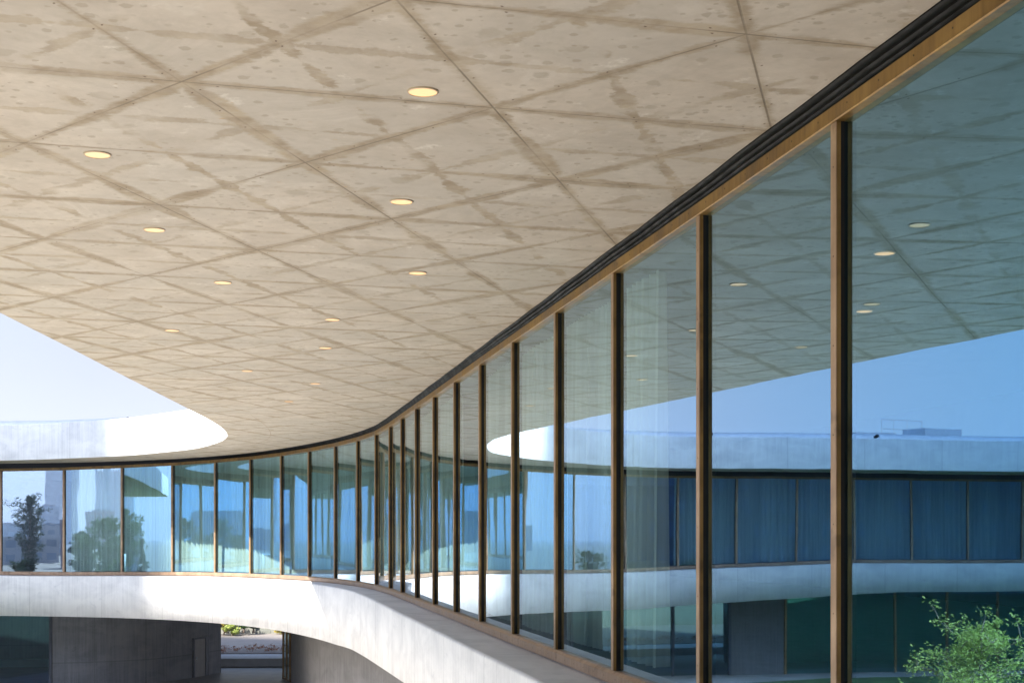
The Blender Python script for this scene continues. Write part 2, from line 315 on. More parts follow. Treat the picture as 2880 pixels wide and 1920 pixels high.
# ------------------------------------------------------------------ mesh helpers
def tag(o, label=None, cat=None, group=None, kind=None):
    for k, v in (('label', label), ('category', cat), ('group', group), ('kind', kind)):
        if v: o[k] = v
    return o
def link(name, me, parent=None, mats=()):
    me.name = name
    for m in mats: me.materials.append(m)
    o = bpy.data.objects.new(name, me); col.objects.link(o)
    if parent is not None:
        o.parent = parent; o.matrix_parent_inverse = Matrix.Translation(-parent.location) if parent.location.length else Matrix.Identity(4)
    return o
def empty(name, loc=(0, 0, 0)):
    o = bpy.data.objects.new(name, None); col.objects.link(o); o.location = loc; o.empty_display_size = 0.3; return o
class MB:
    def __init__(s): s.bm = bmesh.new(); s.uv = s.bm.loops.layers.uv.new('UVMap')
    def face(s, pts, uvs=None, mi=0, smooth=False):
        f = s.bm.faces.new([s.bm.verts.new(p) for p in pts]); f.material_index = mi; f.smooth = smooth
        if uvs:
            for l, u in zip(f.loops, uvs): l[s.uv].uv = u
        return f
    def box(s, c, size, rz=0.0, mi=0, bev=0.0):
        M4 = Matrix.Translation(Vector(c)) @ Matrix.Rotation(rz, 4, 'Z') @ Matrix.Diagonal((*size, 1))
        r = bmesh.ops.create_cube(s.bm, size=1.0, matrix=M4)
        fs = {f for v in r['verts'] for f in v.link_faces}
        for f in fs:
            f.material_index = mi
            n = f.normal if f.normal.length else Vector((0, 0, 1)); f.normal_update(); n = f.normal
            for l in f.loops:
                p = l.vert.co
                l[s.uv].uv = (p.x * (-n.y) + p.y * n.x, p.z) if abs(n.z) < .7 else (p.x, p.y)
        if bev:
            es = {e for f in fs for e in f.edges}
            bmesh.ops.bevel(s.bm, geom=list(es), offset=bev, segments=2, affect='EDGES', clamp_overlap=True)
    def tube(s, pts, r0, r1=None, seg=7, mi=0):
        r1 = r0 if r1 is None else r1; rings = []; n = len(pts)
        for i, p in enumerate(pts):
            p = Vector(p); a = Vector(pts[max(0, i - 1)]); b = Vector(pts[min(n - 1, i + 1)]); d = (b - a).normalized()
            x = d.orthogonal().normalized(); y = d.cross(x); r = r0 + (r1 - r0) * i / max(1, n - 1)
            rings.append([s.bm.verts.new(p + x * r * math.cos(t) + y * r * math.sin(t)) for t in [2 * math.pi * k / seg for k in range(seg)]])
        for a, b in zip(rings[:-1], rings[1:]):
            for k in range(seg):
                f = s.bm.faces.new((a[k], a[(k + 1) % seg], b[(k + 1) % seg], b[k])); f.material_index = mi; f.smooth = True
        for rr in (rings[0], list(reversed(rings[-1]))):
            f = s.bm.faces.new(rr); f.material_index = mi
    def disc(s, c, r, nrm=(0, 0, -1), seg=20, mi=0, depth=0.0):
        q = Vector((0, 0, 1)).rotation_difference(Vector(nrm)).to_matrix().to_4x4()
        rr = bmesh.ops.create_cone(s.bm, cap_ends=True, segments=seg, radius1=r, radius2=r, depth=max(depth, .002), matrix=Matrix.Translation(Vector(c)) @ q)
        for f in {f for v in rr['verts'] for f in v.link_faces}: f.material_index = mi
    def build(s, name, parent=None, mats=(), fix=True):
        if fix: bmesh.ops.recalc_face_normals(s.bm, faces=s.bm.faces)
        me = bpy.data.meshes.new(name); s.bm.to_mesh(me); s.bm.free()
        return link(name, me, parent, mats)

def V3(p, z): return (p[0], p[1], z + EYE)
def normals(pts):
    """outward (courtyard side) mitre normals of a line that runs from the near right to the far left"""
    out = []
    for i in range(len(pts)):
        a = Vector(pts[max(0, i - 1)]); b = Vector(pts[i]); c = Vector(pts[min(len(pts) - 1, i + 1)])
        n = Vector((0, 0)); k = 0
        for p, q in ((a, b), (b, c)):
            d = q - p
            if d.length > 1e-6: d.normalize(); n += Vector((-d.y, d.x)); k += 1
        n.normalize()
        d = (b - a) if (b - a).length > 1e-6 else (c - b); d.normalize()
        n2 = Vector((-d.y, d.x)); n = n / max(0.5, n.dot(n2)); out.append(n)
    return out
def off(pts, d):
    return [tuple(Vector(p) + n * d) for p, n in zip(pts, normals(pts))]
def crom(ctrl, step=0.5):
    """Catmull-Rom through tuples of any length, with roughly even spacing of the plan position"""
    c = [tuple(2 * a - b for a, b in zip(ctrl[0], ctrl[1]))] + list(ctrl) + [tuple(2 * a - b for a, b in zip(ctrl[-1], ctrl[-2]))]
    out = []
    for i in range(1, len(c) - 2):
        p0, p1, p2, p3 = c[i - 1:i + 3]
        L = math.hypot(p2[0] - p1[0], p2[1] - p1[1]); n = max(2, int(L / step))
        for k in range(n):
            t = k / n
            out.append(tuple(0.5 * (2 * b + (-a + cc) * t + (2 * a - 5 * b + 4 * cc - d) * t * t + (-a + 3 * b - 3 * cc + d) * t ** 3) for a, b, cc, d in zip(p0, p1, p2, p3)))
    out.append(tuple(ctrl[-1])); return out
def loft(mb, pts, prof, mi=0, smooth=True, caps=True):
    """pts: plan points; prof(i) -> list of (offset outward, height)"""
    ns = normals(pts); rows = []; u = 0
    for i, (p, n) in enumerate(zip(pts, ns)):
        if i: u += math.hypot(p[0] - pts[i - 1][0], p[1] - pts[i - 1][1])
        pr = prof(i); v = 0; row = []
        for j, (o, z) in enumerate(pr):
            if j: v += math.hypot(o - pr[j - 1][0], z - pr[j - 1][1])
            row.append((mb.bm.verts.new((p[0] + n.x * o, p[1] + n.y * o, z + EYE)), u, v))
        rows.append(row)
    for a, b in zip(rows[:-1], rows[1:]):
        for j in range(len(a) - 1):
            q = (a[j], b[j], b[j + 1], a[j + 1])
            f = mb.bm.faces.new([x[0] for x in q]); f.material_index = mi; f.smooth = smooth
            for l, x in zip(f.loops, q): l[mb.uv].uv = (x[1], x[2])
    if caps and len(rows[0]) > 2:
        for r in (rows[0], rows[-1]):
            if (r[0][0].co - r[-1][0].co).length < 1e-6: vs = [x[0] for x in r[:-1]]
            else: vs = [x[0] for x in r]
            try: mb.bm.faces.new(vs).material_index = mi
            except ValueError: pass
def polyface(mb, pts, z, mi=0):
    vs = [mb.bm.verts.new((p[0], p[1], z)) for p in pts]
    for tri in tessellate_polygon([[Vector((p[0], p[1], 0)) for p in pts]]):
        f = mb.bm.faces.new([vs[k] for k in tri]); f.material_index = mi
        for l in f.loops: l[mb.uv].uv = (l.vert.co.x, l.vert.co.y)

# ------------------------------------------------------------------ plan of the building (measured)
# x, y, head height, sill depth (relative to the eye), mullion by mullion, near right -> far left
ST = [(2.38, 10.50, 2.99, 1.515), (1.79, 13.54, 2.99, 1.515), (1.20, 16.56, 3.0, 1.515), (0.63, 19.51, 3.0, 1.50), (0.05, 22.49, 3.0, 1.49),
      (-0.52, 25.40, 3.0, 1.47), (-1.08, 28.30, 3.0, 1.45), (-1.65, 31.24, 3.0, 1.44), (-2.23, 34.23, 3.01, 1.42), (-2.79, 37.09, 3.01, 1.405),
      (-3.31, 39.68, 3.0, 1.39), (-3.98, 42.72, 3.0, 1.385), (-4.81, 45.41, 3.0, 1.37), (-5.84, 48.14, 3.0, 1.36), (-7.10, 50.96, 3.0, 1.365),
      (-8.50, 53.64, 3.0, 1.385), (-10.10, 56.22, 3.0, 1.40), (-11.92, 58.47, 3.0, 1.41), (-14.15, 60.63, 2.99, 1.44), (-16.72, 62.36, 2.97, 1.475),
      (-19.58, 63.55, 2.93, 1.51), (-22.60, 64.26, 2.91, 1.50)]
u101 = (math.cos(R(101)), math.sin(R(101)))
near = [(2.38 - u101[0] * 3.05 * k, 10.50 - u101[1] * 3.05 * k, 2.99, 1.515) for k in range(10, 0, -1)]
far = []; p = ST[-1]
for k, hd in enumerate([176, 184, 189] + [191] * 13):
    p = (p[0] + 3.1 * math.cos(R(hd)), p[1] + 3.1 * math.sin(R(hd)), 2.91, max(1.12, 1.50 - 0.10 * (k + 1))); far.append(p)
ST = near + ST + far
P2 = [(s[0], s[1]) for s in ST]
SM = crom(ST, 0.6); SM2 = [(s[0], s[1]) for s in SM]
ZC = 3.25                                                   # underside of the roof
EDGE = crom([(-4.6, -40), (-5.6, -15), (-6.4, 2), (-7.15, 16), (-7.42, 21.06), (-7.60, 25.0), (-7.86, 29.95), (-8.10, 34.86), (-8.21, 37.0), (-8.36, 40.0),
             (-8.60, 43.02), (-9.01, 46.0), (-9.58, 48.39), (-10.40, 50.7), (-11.61, 53.3), (-12.98, 55.2), (-15.3, 57.8), (-17.6, 59.5), (-19.8, 60.8),
             (-21.9, 61.6), (-24.5, 61.7), (-28, 61.1), (-33, 59.9), (-40, 58.3), (-55, 55.2), (-72, 51.8)], 0.5)
OUTER = [(-74, 72), (-40, 80), (-25, 85), (-5, 86), (12, 78), (22, 60), (26, 30), (26, -40)]

B = empty('courtyard_building', (0, 0, 0))
tag(B, 'curving two storey concrete building with bronze framed glass walls and a deep flat roof overhang', 'building')

# roof slab underside + fascia + roof top
mb = MB(); polyface(mb, EDGE + OUTER, ZC + EYE); roof_u = mb.build('ceiling_slab', B, [M['ceil']], fix=False)
roof_u['label'] = 'board marked concrete ceiling of the overhang with a triangular joint pattern'
mb = MB()
loft(mb, EDGE, lambda i: [(0.0, ZC), (0.0, ZC + 1.46), (-0.03, ZC + 1.5), (-1.0, ZC + 1.5)], caps=False)
mb.build('roof_fascia', B, [M['fascia']])
mb = MB(); inner = off(EDGE, -0.9); polyface(mb, inner + OUTER, ZC + 1.49 + EYE)
out2 = [EDGE[-1]] + OUTER + [EDGE[0]]
for a, b in zip(out2[:-1], out2[1:]):
    mb.face([V3(a, ZC), V3(b, ZC), V3(b, ZC + 1.49), V3(a, ZC + 1.49)])
mb.build('roof_top', B, [M['soffit']])
# drip groove that follows the roof edge
g = [q for q, e_ in zip(off(EDGE, -1.35), EDGE) if e_[1] > 38 and e_[0] > -16]
mb = MB(); loft(mb, g, lambda i: [(-0.006, ZC - 0.003), (0.006, ZC - 0.003)], caps=False); mb.build('drip_groove', B, [M['bronze']])

# spandrel band below the windows, ledge, slab underside
WID = 0.8
def zled(s): return -(s[3] + 0.165)
def zbot(i):
    y = SM2[i][1]; x = SM2[i][0]
    if x > -23: return -3.0 - 0.30 * min(1, max(0, (y - 30) / 15.0)) - 0.12 * min(1, max(0, (y - 52) / 12.0))
    return -3.42 + 0.70 * min(1, (-23 - x) / 14.0)
outer = off(SM2, WID)
mb = MB(); loft(mb, SM2, lambda i: [(WID - 0.05, zled(SM[i]) - 0.003), (WID - 0.01, zled(SM[i]) - 0.012), (WID, zled(SM[i]) - 0.05), (WID, zbot(i)), (WID - 0.5, zbot(i) + 0.004)], caps=False)
mb.build('spandrel_band', B, [M['fascia']])
mb = MB(); loft(mb, SM2, lambda i: [(-0.25, zled(SM[i])), (WID - 0.05, zled(SM[i]) - 0.003)], caps=False); mb.build('window_ledge', B, [M['ledge']])
mb = MB(); loft(mb, SM2, lambda i: [(WID - 0.02, zbot(i) + 0.02), (-6, zbot(i) + 0.02), (-14, zbot(i) + 0.02)], caps=False)
polyface(mb, [q for q in off(SM2, -13.8)] + OUTER[1:], -3.2 + EYE)
mb.build('floor_soffit', B, [M['soffit']], fix=False)
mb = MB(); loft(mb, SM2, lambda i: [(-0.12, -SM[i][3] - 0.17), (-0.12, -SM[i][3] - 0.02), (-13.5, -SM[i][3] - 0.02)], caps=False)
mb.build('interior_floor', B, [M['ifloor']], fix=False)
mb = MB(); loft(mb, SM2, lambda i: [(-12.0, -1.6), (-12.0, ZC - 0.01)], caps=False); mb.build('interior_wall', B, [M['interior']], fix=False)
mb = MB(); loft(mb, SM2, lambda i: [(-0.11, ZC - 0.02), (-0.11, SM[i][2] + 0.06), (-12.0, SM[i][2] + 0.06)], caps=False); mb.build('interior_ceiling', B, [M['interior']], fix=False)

# bronze head rail, rubber bellows above it, bronze sill rail
mb = MB(); loft(mb, P2, lambda i: [(-0.06, ST[i][2]), (0.066, ST[i][2]), (0.074, ST[i][2] + 0.008), (0.074, ST[i][2] + 0.014), (0.070, ST[i][2] + 0.018), (0.070, ST[i][2] + 0.115), (-0.06, ST[i][2] + 0.115)], smooth=False)
for i in range(len(P2) - 1):                                 # screws along the rail
    a, b = Vector(P2[i]), Vector(P2[i + 1]); d = (b - a).normalized(); n = Vector((-d.y, d.x))
    for k in range(6):
        q = a + (b - a) * ((k + .5) / 6) + n * 0.070
        mb.disc((q.x, q.y, (ST[i][2] + ST[i + 1][2]) / 2 + 0.07 + EYE), 0.0065, (n.x, n.y, 0), 8, 1, 0.004)
mb.build('head_rail', B, [M['bronze'], M['bolt']])
mb = MB(); HS = [(s[0], s[1], s[2]) for s in ST]
def bellow(i):
    z0 = SM[i][2] + 0.116; h = ZC + 0.004 - z0; out = [(-0.06, z0)]
    wv = 0.006 * math.sin(i * 1.7) + 0.004 * math.sin(i * 0.63)
    for k, (o, f) in enumerate([(0.030, 0.02), (0.034, 0.10), (0.010, 0.16), (0.060, 0.30), (0.066, 0.36), (0.030, 0.44), (0.082, 0.58), (0.088, 0.64), (0.045, 0.72), (0.115, 0.88), (0.120, 0.96), (0.110, 1.0)]):
        out.append((o + wv * (k > 1), z0 + h * f))
    return out
loft(mb, SM2, bellow, caps=False); mb.build('rubber_bellows', B, [M['rubber']])
mb = MB(); loft(mb, P2, lambda i: [(-0.06, -ST[i][3]), (0.055, -ST[i][3]), (0.095, -ST[i][3] - 0.03), (0.095, -ST[i][3] - 0.125), (0.05, -ST[i][3] - 0.125), (0.05, -ST[i][3] - 0.162), (-0.06, -ST[i][3] - 0.162)], smooth=False)
for i in range(len(P2) - 1):
    a, b = Vector(P2[i]), Vector(P2[i + 1]); d = (b - a).normalized(); n = Vector((-d.y, d.x))
    for k in range(6):
        q = a + (b - a) * ((k + .5) / 6) + n * 0.095
        mb.disc((q.x, q.y, -(ST[i][3] + ST[i + 1][3]) / 2 - 0.08 + EYE), 0.0065, (n.x, n.y, 0), 8, 1, 0.004)
mb.build('sill_rail', B, [M['bronzecap'], M['bolt']])

# mullions and window panes
NS = normals(P2)
for i, s in enumerate(ST):
    n = NS[i].normalized(); rz = math.atan2(n.y, n.x); mb = MB(); h = s[2] + s[3]; zc = (s[2] - s[3]) / 2 + EYE
    def bx(d0, d1, wd, mi, bev=0.0):
        c = Vector(s[:2]) + n * (d0 + d1) / 2
        mb.box((c.x, c.y, zc), (d1 - d0, wd, h - 0.004), rz, mi, bev)
    bx(-0.10, -0.004, 0.07, 1); bx(-0.0038, 0.026, 0.094, 1); bx(0.0262, 0.054, 0.100, 2); bx(0.0542, 0.062, 0.101, 0, 0.003)
    for k in range(7):
        z = -s[3] + h * (k + .5) / 7; q = Vector(s[:2]) + n * 0.0625
        mb.disc((q.x, q.y, z + EYE), 0.0055, (n.x, n.y, 0), 8, 3, 0.003)
    mb.build('mullion', B, [M['bronzecap'], M['black'], M['bronze'], M['bolt']])
for i in range(len(ST) - 1):
    a, b = ST[i], ST[i + 1]; mb = MB(); d = (Vector(b[:2]) - Vector(a[:2])).normalized()
    pa = Vector(a[:2]) + d * 0.052; pb = Vector(b[:2]) - d * 0.052
    # every pane is its own flat sheet, out of true by a fraction of a millimetre
    L = (pb - pa).length; nn = Vector((-d.y, d.x)); rp_ = random.Random(i * 7 + 3); tt = rp_.uniform(-.0016, .0016); ty = rp_.uniform(-.0011, .0011)
    qa = pa + nn * (tt + ty); qb = pb + nn * (tt - ty); pa = pa + nn * ty; pb = pb - nn * ty
    mb.face([(pa.x, pa.y, -a[3] + EYE + .002), (pb.x, pb.y, -b[3] + EYE + .002), (qb.x, qb.y, b[2] + EYE - .002), (qa.x, qa.y, a[2] + EYE - .002)], [(0, 0), (L, 0), (L, 4), (0, 4)])
    o = mb.build('window_pane', B, [M['glass']], fix=False)

# ------------------------------------------------------------------ curtains (hang behind the glass)
def curtain(i0, i1, label, inset=0.55, lean=0.0, full=1.0):
    path = crom([(s[0], s[1], s[2], s[3]) for s in ST[i0:i1 + 1]], 0.035)
    pl = off([(q[0], q[1]) for q in path], -inset); ns = normals(pl); mb = MB(); u = 0; rows = []; ph = 0
    for i, (q, p_, n) in enumerate(zip(path, pl, ns)):
        if i: u += math.hypot(p_[0] - pl[i - 1][0], p_[1] - pl[i - 1][1])
        ph += 0.035 * 2 * math.pi / (0.20 + 0.08 * math.sin(u * 1.3) + 0.05 * math.sin(u * 3.7 + 1))
        amp = 0.11 + 0.035 * math.sin(u * 2.1)
        row = []
        for j in range(5):
            f = j / 4; o = amp * math.sin(ph + lean * f * 1.5 * math.sin(u * 0.8)) * (0.7 + 0.4 * (1 - f))
            z = -q[3] + 0.02 + (q[2] + 0.15 + q[3]) * f
            row.append((mb.bm.verts.new((p_[0] + n.x * o, p_[1] + n.y * o, z + EYE)), u, z))
        rows.append(row)
    for a, b in zip(rows[:-1], rows[1:]):
        for j in range(4):
            q = (a[j], b[j], b[j + 1], a[j + 1]); f = mb.bm.faces.new([x[0] for x in q]); f.smooth = True
            for l, x in zip(f.loops, q): l[mb.uv].uv = (x[1], x[2])
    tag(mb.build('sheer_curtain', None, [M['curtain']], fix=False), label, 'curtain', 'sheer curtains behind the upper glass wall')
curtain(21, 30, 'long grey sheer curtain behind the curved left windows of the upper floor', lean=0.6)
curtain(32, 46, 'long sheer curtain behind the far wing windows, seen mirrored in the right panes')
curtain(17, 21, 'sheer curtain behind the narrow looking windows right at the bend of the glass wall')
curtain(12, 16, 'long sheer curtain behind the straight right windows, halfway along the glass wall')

# ------------------------------------------------------------------ downlights in the ceiling
def m_lamp():
    t = NT('warm_downlight_diffuser')
    P = t.coord(); c = t.noise(P, 5, 2)
    t.bsdf((0.10, 0.08, 0.05), 0.5, emit=(1.0, 0.55, 0.26), estr=0.30); return t.m
M['lamp'] = m_lamp()
lm = MB(); lm.disc((0, 0, -0.006), 0.104, (0, 0, -1), 36, 0, 0.004)
dif = lm.build('diffuser', None, [M['lamp']])
rg = MB()
for k in range(36):
    a0, a1 = 2 * math.pi * k / 36, 2 * math.pi * (k + 1) / 36
    def rp(a, r, z): return (r * math.cos(a), r * math.sin(a), z)
    rg.face([rp(a0, .104, -.012), rp(a1, .104, -.012), rp(a1, .114, -.009), rp(a0, .114, -.009)], smooth=True)
    rg.face([rp(a0, .114, -.009), rp(a1, .114, -.009), rp(a1, .116, 0), rp(a0, .116, 0)], smooth=True)
    rg.face([rp(a0, .104, -.003), rp(a1, .104, -.003), rp(a1, .104, -.012), rp(a0, .104, -.012)], smooth=True)
ring = rg.build('trim_ring', None, [m_plain('beige_trim_ring', (0.42, 0.33, 0.22), 0.5)])
LL = [(-0.65, 10.60, 'largest round downlight, in the upper middle of the concrete ceiling'), (-3.52, 12.34, 'round downlight nearest the upper left corner of the ceiling'),
      (-1.07, 14.07, 'round downlight in the ceiling centre, second of the right row from the camera'), (-3.78, 15.36, 'round downlight, second of the left row from the camera'),
      (-1.16, 17.87, 'round downlight, third of the right row, short of the straight glass wall'), (-3.69, 18.54, 'round downlight, third of the left row from the camera'),
      (-2.68, 21.69, 'round downlight, fourth from the camera in the right row'), (-5.34, 22.83, 'round downlight closest to the sky on the left, near the roof edge'),
      (-3.20, 24.93, 'thin looking downlight just below the fourth of the right row'), (-5.17, 28.38, 'thin looking downlight, sixth of the left row from the camera'),
      (-4.16, 30.72, 'very thin looking downlight, sixth of the right row from the camera'), (-5.34, 34.75, 'farthest visible downlight above the bend of the building'),
      (-3.60, 8.9, 'round downlight reflected at the right edge of the glass'), (-4.0, 6.0, None), (-0.9, 6.6, None), (-5.2, 2.0, None), (4.0, 15.6, 'downlight seen through the large right window, inside the room'),
      (4.75, 19.6, 'smaller downlight deeper inside the room behind the large right window')]
first = True
for x, y, lb in LL:
    if lb is None: continue
    e = empty('downlight', (x, y, (ZC if 'room' not in lb else 3.05) + EYE)); tag(e, lb, 'downlight', 'round downlights in the concrete ceiling')
    for src in (dif, ring):
        c = src if first else src.copy()
        if not first: col.objects.link(c)
        c.parent = e; c.name = 'diffuser' if src is dif else 'trim_ring'
    first = False

# ------------------------------------------------------------------ ground floor walls
def wallstrip(name, pts, z0, z1, mat, thick=0.3, label=None):
    mb = MB(); loft(mb, pts, lambda i: [(0, z0), (0, z1), (-thick, z1), (-thick, z0), (0, z0)], smooth=False)
    o = mb.build(name, B, [mat])
    if label: o['label'] = label
    return o
ZG = -EYE
W1 = crom([(-15.5, 77.4), (-16.0, 75.9), (-16.55, 74.2), (-17.6, 71.9), (-19.6, 70.2), (-22.0, 69.3)], 0.7)
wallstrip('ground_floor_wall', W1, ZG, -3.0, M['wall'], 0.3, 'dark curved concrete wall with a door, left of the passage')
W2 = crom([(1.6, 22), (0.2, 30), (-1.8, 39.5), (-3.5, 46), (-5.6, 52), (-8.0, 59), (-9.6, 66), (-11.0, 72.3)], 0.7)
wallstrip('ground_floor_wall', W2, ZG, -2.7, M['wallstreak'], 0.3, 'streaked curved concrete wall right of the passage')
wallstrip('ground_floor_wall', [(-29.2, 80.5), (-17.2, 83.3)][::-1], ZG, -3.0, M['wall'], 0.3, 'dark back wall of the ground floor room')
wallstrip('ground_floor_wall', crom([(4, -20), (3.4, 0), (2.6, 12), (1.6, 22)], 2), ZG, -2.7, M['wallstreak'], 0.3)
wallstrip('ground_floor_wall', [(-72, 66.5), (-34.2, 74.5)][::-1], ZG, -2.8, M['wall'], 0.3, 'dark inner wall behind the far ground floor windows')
wallstrip('ground_floor_wall', [(-30.6, 67.9), (-33.6, 67.4)], ZG, -2.7, M['wallstreak'], 0.3, 'grey concrete pier between the ground floor windows')
# ground floor glazing left of the wall
LG = [(-22.0, 69.3), (-24.6, 69.0), (-27.6, 68.5), (-30.6, 67.9)]
LG2 = [(-33.6 - 3.0 * k, 67.4 - 0.6 * k) for k in range(13)]
for seg in (LG, LG2):
    for i, q in enumerate(seg):
        mb = MB(); mb.box((q[0], q[1], (ZG - 2.6) / 2 + EYE), (0.09, 0.14, -2.6 - ZG), math.atan2(.98, .17)); mb.build('mullion', B, [M['doorf'] if seg is LG else M['bronze']])
    for a, b in zip(seg[:-1], seg[1:]):
        mb = MB(); mb.face([V3(a, ZG + .03), V3(b, ZG + .03), V3(b, -2.62), V3(a, -2.62)]); mb.build('window_pane', B, [M['glassnavy'] if seg is LG else M['glasslow']], fix=False)
# service door in the curved wall
dA, dB = Vector((-16.42, 74.62)), Vector((-15.98, 75.98)); dd = (dB - dA).normalized(); dn = Vector((-dd.y, dd.x)); dn = dn if dn.x < 0 or dn.y < 0 else -dn
dn = Vector((-dd.y, dd.x)); dn = -dn if dn.dot(-dA) < 0 else dn
dh = 1.95; rz = math.atan2(dd.y, dd.x); dc = (dA + dB) / 2 + dn * 0.05
mb = MB()
for t_, wd in ((-.70, .10), (.60, .30)):
    q = dc + dd * t_ + dn * .02; mb.box((q.x, q.y, dh / 2), (wd, .12, dh), rz)
q = dc + dn * .02; mb.box((q.x, q.y, dh + .04), (1.5, .12, .08), rz)
fr = mb.build('door', B, [M['doorf']])
mb = MB(); q = dc - dd * .1; mb.box((q.x, q.y, dh / 2), (1.1, .08, dh - .02), rz); dl = mb.build('door_leaf', fr, [M['doorw']])
mb = MB(); q = dc - dd * .5 + dn * .08; mb.box((q.x, q.y, 1.0), (.05, .06, .14), rz, 0, .01); mb.build('door_handle', fr, [M['rail']])
# glass doors on the right of the passage
mb = MB()
g0, g1 = Vector((-11.65, 74.0)), Vector((-11.02, 72.2)); gd = (g1 - g0).normalized(); grz = math.atan2(gd.y, gd.x)
for f in (0.02, 0.5, 0.98):
    q = g0.lerp(g1, f); mb.box((q.x, q.y, 2.1), (.09, .10, 4.2), grz)
q = g0.lerp(g1, .5); mb.box((q.x, q.y, .06), ((g1 - g0).length, .08, .10), grz)
gf = mb.build('glass_door', B, [M['bronze']])
mb = MB(); mb.face([V3(g0, ZG + .12), V3(g1, ZG + .12), V3(g1, -3.0), V3(g0, -3.0)]); mb.build('glass_leaf', gf, [M['glasslow']], fix=False)

# ------------------------------------------------------------------ things on the roof
bk = off(EDGE, -3.6)
mb = MB(); seg = [q for q in bk if q[0] < -13.0]
loft(mb, seg, lambda i: [(0, ZC + 1.5), (0, ZC + 1.97), (-0.12, ZC + 1.97), (-0.12, ZC + 1.5), (0, ZC + 1.5)])
tag(mb.build('roof_upstand', None, [M['rail']]), 'low pale upstand running along the far roof behind its edge', 'roof upstand')
k = 0
for i in range(6, len(seg) - 3, 17):
    e = empty('roof_spotlight', V3(Vector(seg[i]) + Vector((0, -0.25)), ZC + 1.5))
    tag(e, 'small dark spotlight on the far roof edge, %s from its curved tip' % ['first', 'second', 'third', 'fourth', 'fifth', 'sixth', 'seventh', 'eighth', 'ninth'][(i - 6) // 17], 'spotlight', 'small dark spotlights along the far roof edge')
    m1 = MB(); m1.tube([(0, 0, 0), (0, 0, .28)], .025); m1.box((0, 0, .01), (.16, .16, .02))
    a = m1.build('stand', None, [M['black']]); a.parent = e
    m1 = MB(); m1.tube([(0, .12, .30), (0, -.10, .36)], .07, .09, 10); a = m1.build('lamp_head', None, [M['black']]); a.parent = e
# plant room and its rails
e = empty('rooftop_plant_room', (-41.5, 67.5, ZC + 1.49 + EYE)); tag(e, 'white low plant room with railings on the far roof, reflected in the right window', 'plant room')
def ch(mb, name, par, mats, fix=True):
    o = mb.build(name, None, mats, fix); o.parent = par; return o
m1 = MB(); m1.box((-1.6, 0, .62), (2.4, 2.0, 1.24), 0, 0, .02); m1.box((2.6, .3, .45), (2.6, 2.0, .9), 0, 0, .02); m1.box((.6, .5, .35), (2.2, 1.6, .7), 0, 0, .02); ch(m1, 'housing', e, [M['white']])
m1 = MB()
for x in (-.4, .6, 1.6, 2.4):
    m1.tube([(x, -.8, 0), (x, -.8, 1.6)], .014)
for z in (1.1, 1.6): m1.tube([(-.4, -.8, z), (2.4, -.8, z)], .014)
ch(m1, 'railing', e, [M['rail']])

# ------------------------------------------------------------------ the ground
def ground_mat():
    t = NT('warm_courtyard_paving'); P = t.coord()
    n = t.noise(P, 0.6, 5); f = t.noise(P, 9, 3)
    c = t.mix(t.smooth(n, 0.35, 0.65), (0.52, 0.49, 0.45), (0.60, 0.57, 0.53)); c = t.mix(t.math('MULTIPLY', f, .25), c, (0.36, 0.31, 0.25))
    t.bsdf(c, 0.8, 0, t.bump(f, .2, .01)); return t.m
M['paving'] = ground_mat()
M['earth'] = m_plain('dry_city_ground', (0.16, 0.15, 0.125), 0.9, 0, 0.25, 0.05)
M['lawn'] = m_plain('lawn_turf', (0.10, 0.185, 0.045), 0.9, 0, 0.35, 0.8, 0.3)
M['road'] = m_plain('sunlit_pale_road', (0.19, 0.165, 0.145), 0.85, 0, 0.08, 0.8)
M['floorc'] = m_plain('passage_floor_concrete', (0.17, 0.165, 0.16), 0.5, 0, 0.2, 1.2)
M['bed'] = m_plain('planting_bed_gravel', (0.17, 0.14, 0.12), 0.9, 0, 0.4, 4, 0.6)
M['bench'] = m_plain('grey_seat_wall_concrete', (0.52, 0.54, 0.58), 0.7, 0, 0.06)
def sheet(name, pts, z, mat):
    mb = MB(); polyface(mb, pts, z); return tag(mb.build(name, None, [mat], fix=False), kind='structure')
sheet('ground', [(-3090, -3090), (3090, -3090), (3090, 3090), (-3090, 3090)], -0.02, M['earth'])
sheet('courtyard_paving', [(40, -70), (40, 60), (6, 80.2), (-60, 80.2), (-90, 62), (-90, -70)], 0.0, M['paving'])
sheet('passage_floor', [(-9.0, 60), (-15.6, 66.0), (-23.5, 69.1), (-32, 80.0), (-2, 80.0)], 0.006, M['floorc'])
lawn = [(-19, 54), (-24.5, 63.6), (-34, 64.6), (-60, 60.5), (-84, 55), (-94, 40), (-94, -44), (-42, -48), (-24, -22), (-19, 20)]
sheet('lawn', lawn, 0.014, M['lawn'])
sheet('road', [(-60, 86.8), (14, 86.8), (60, 102.5), (60, 112), (-60, 103)], 0.30, M['road'])
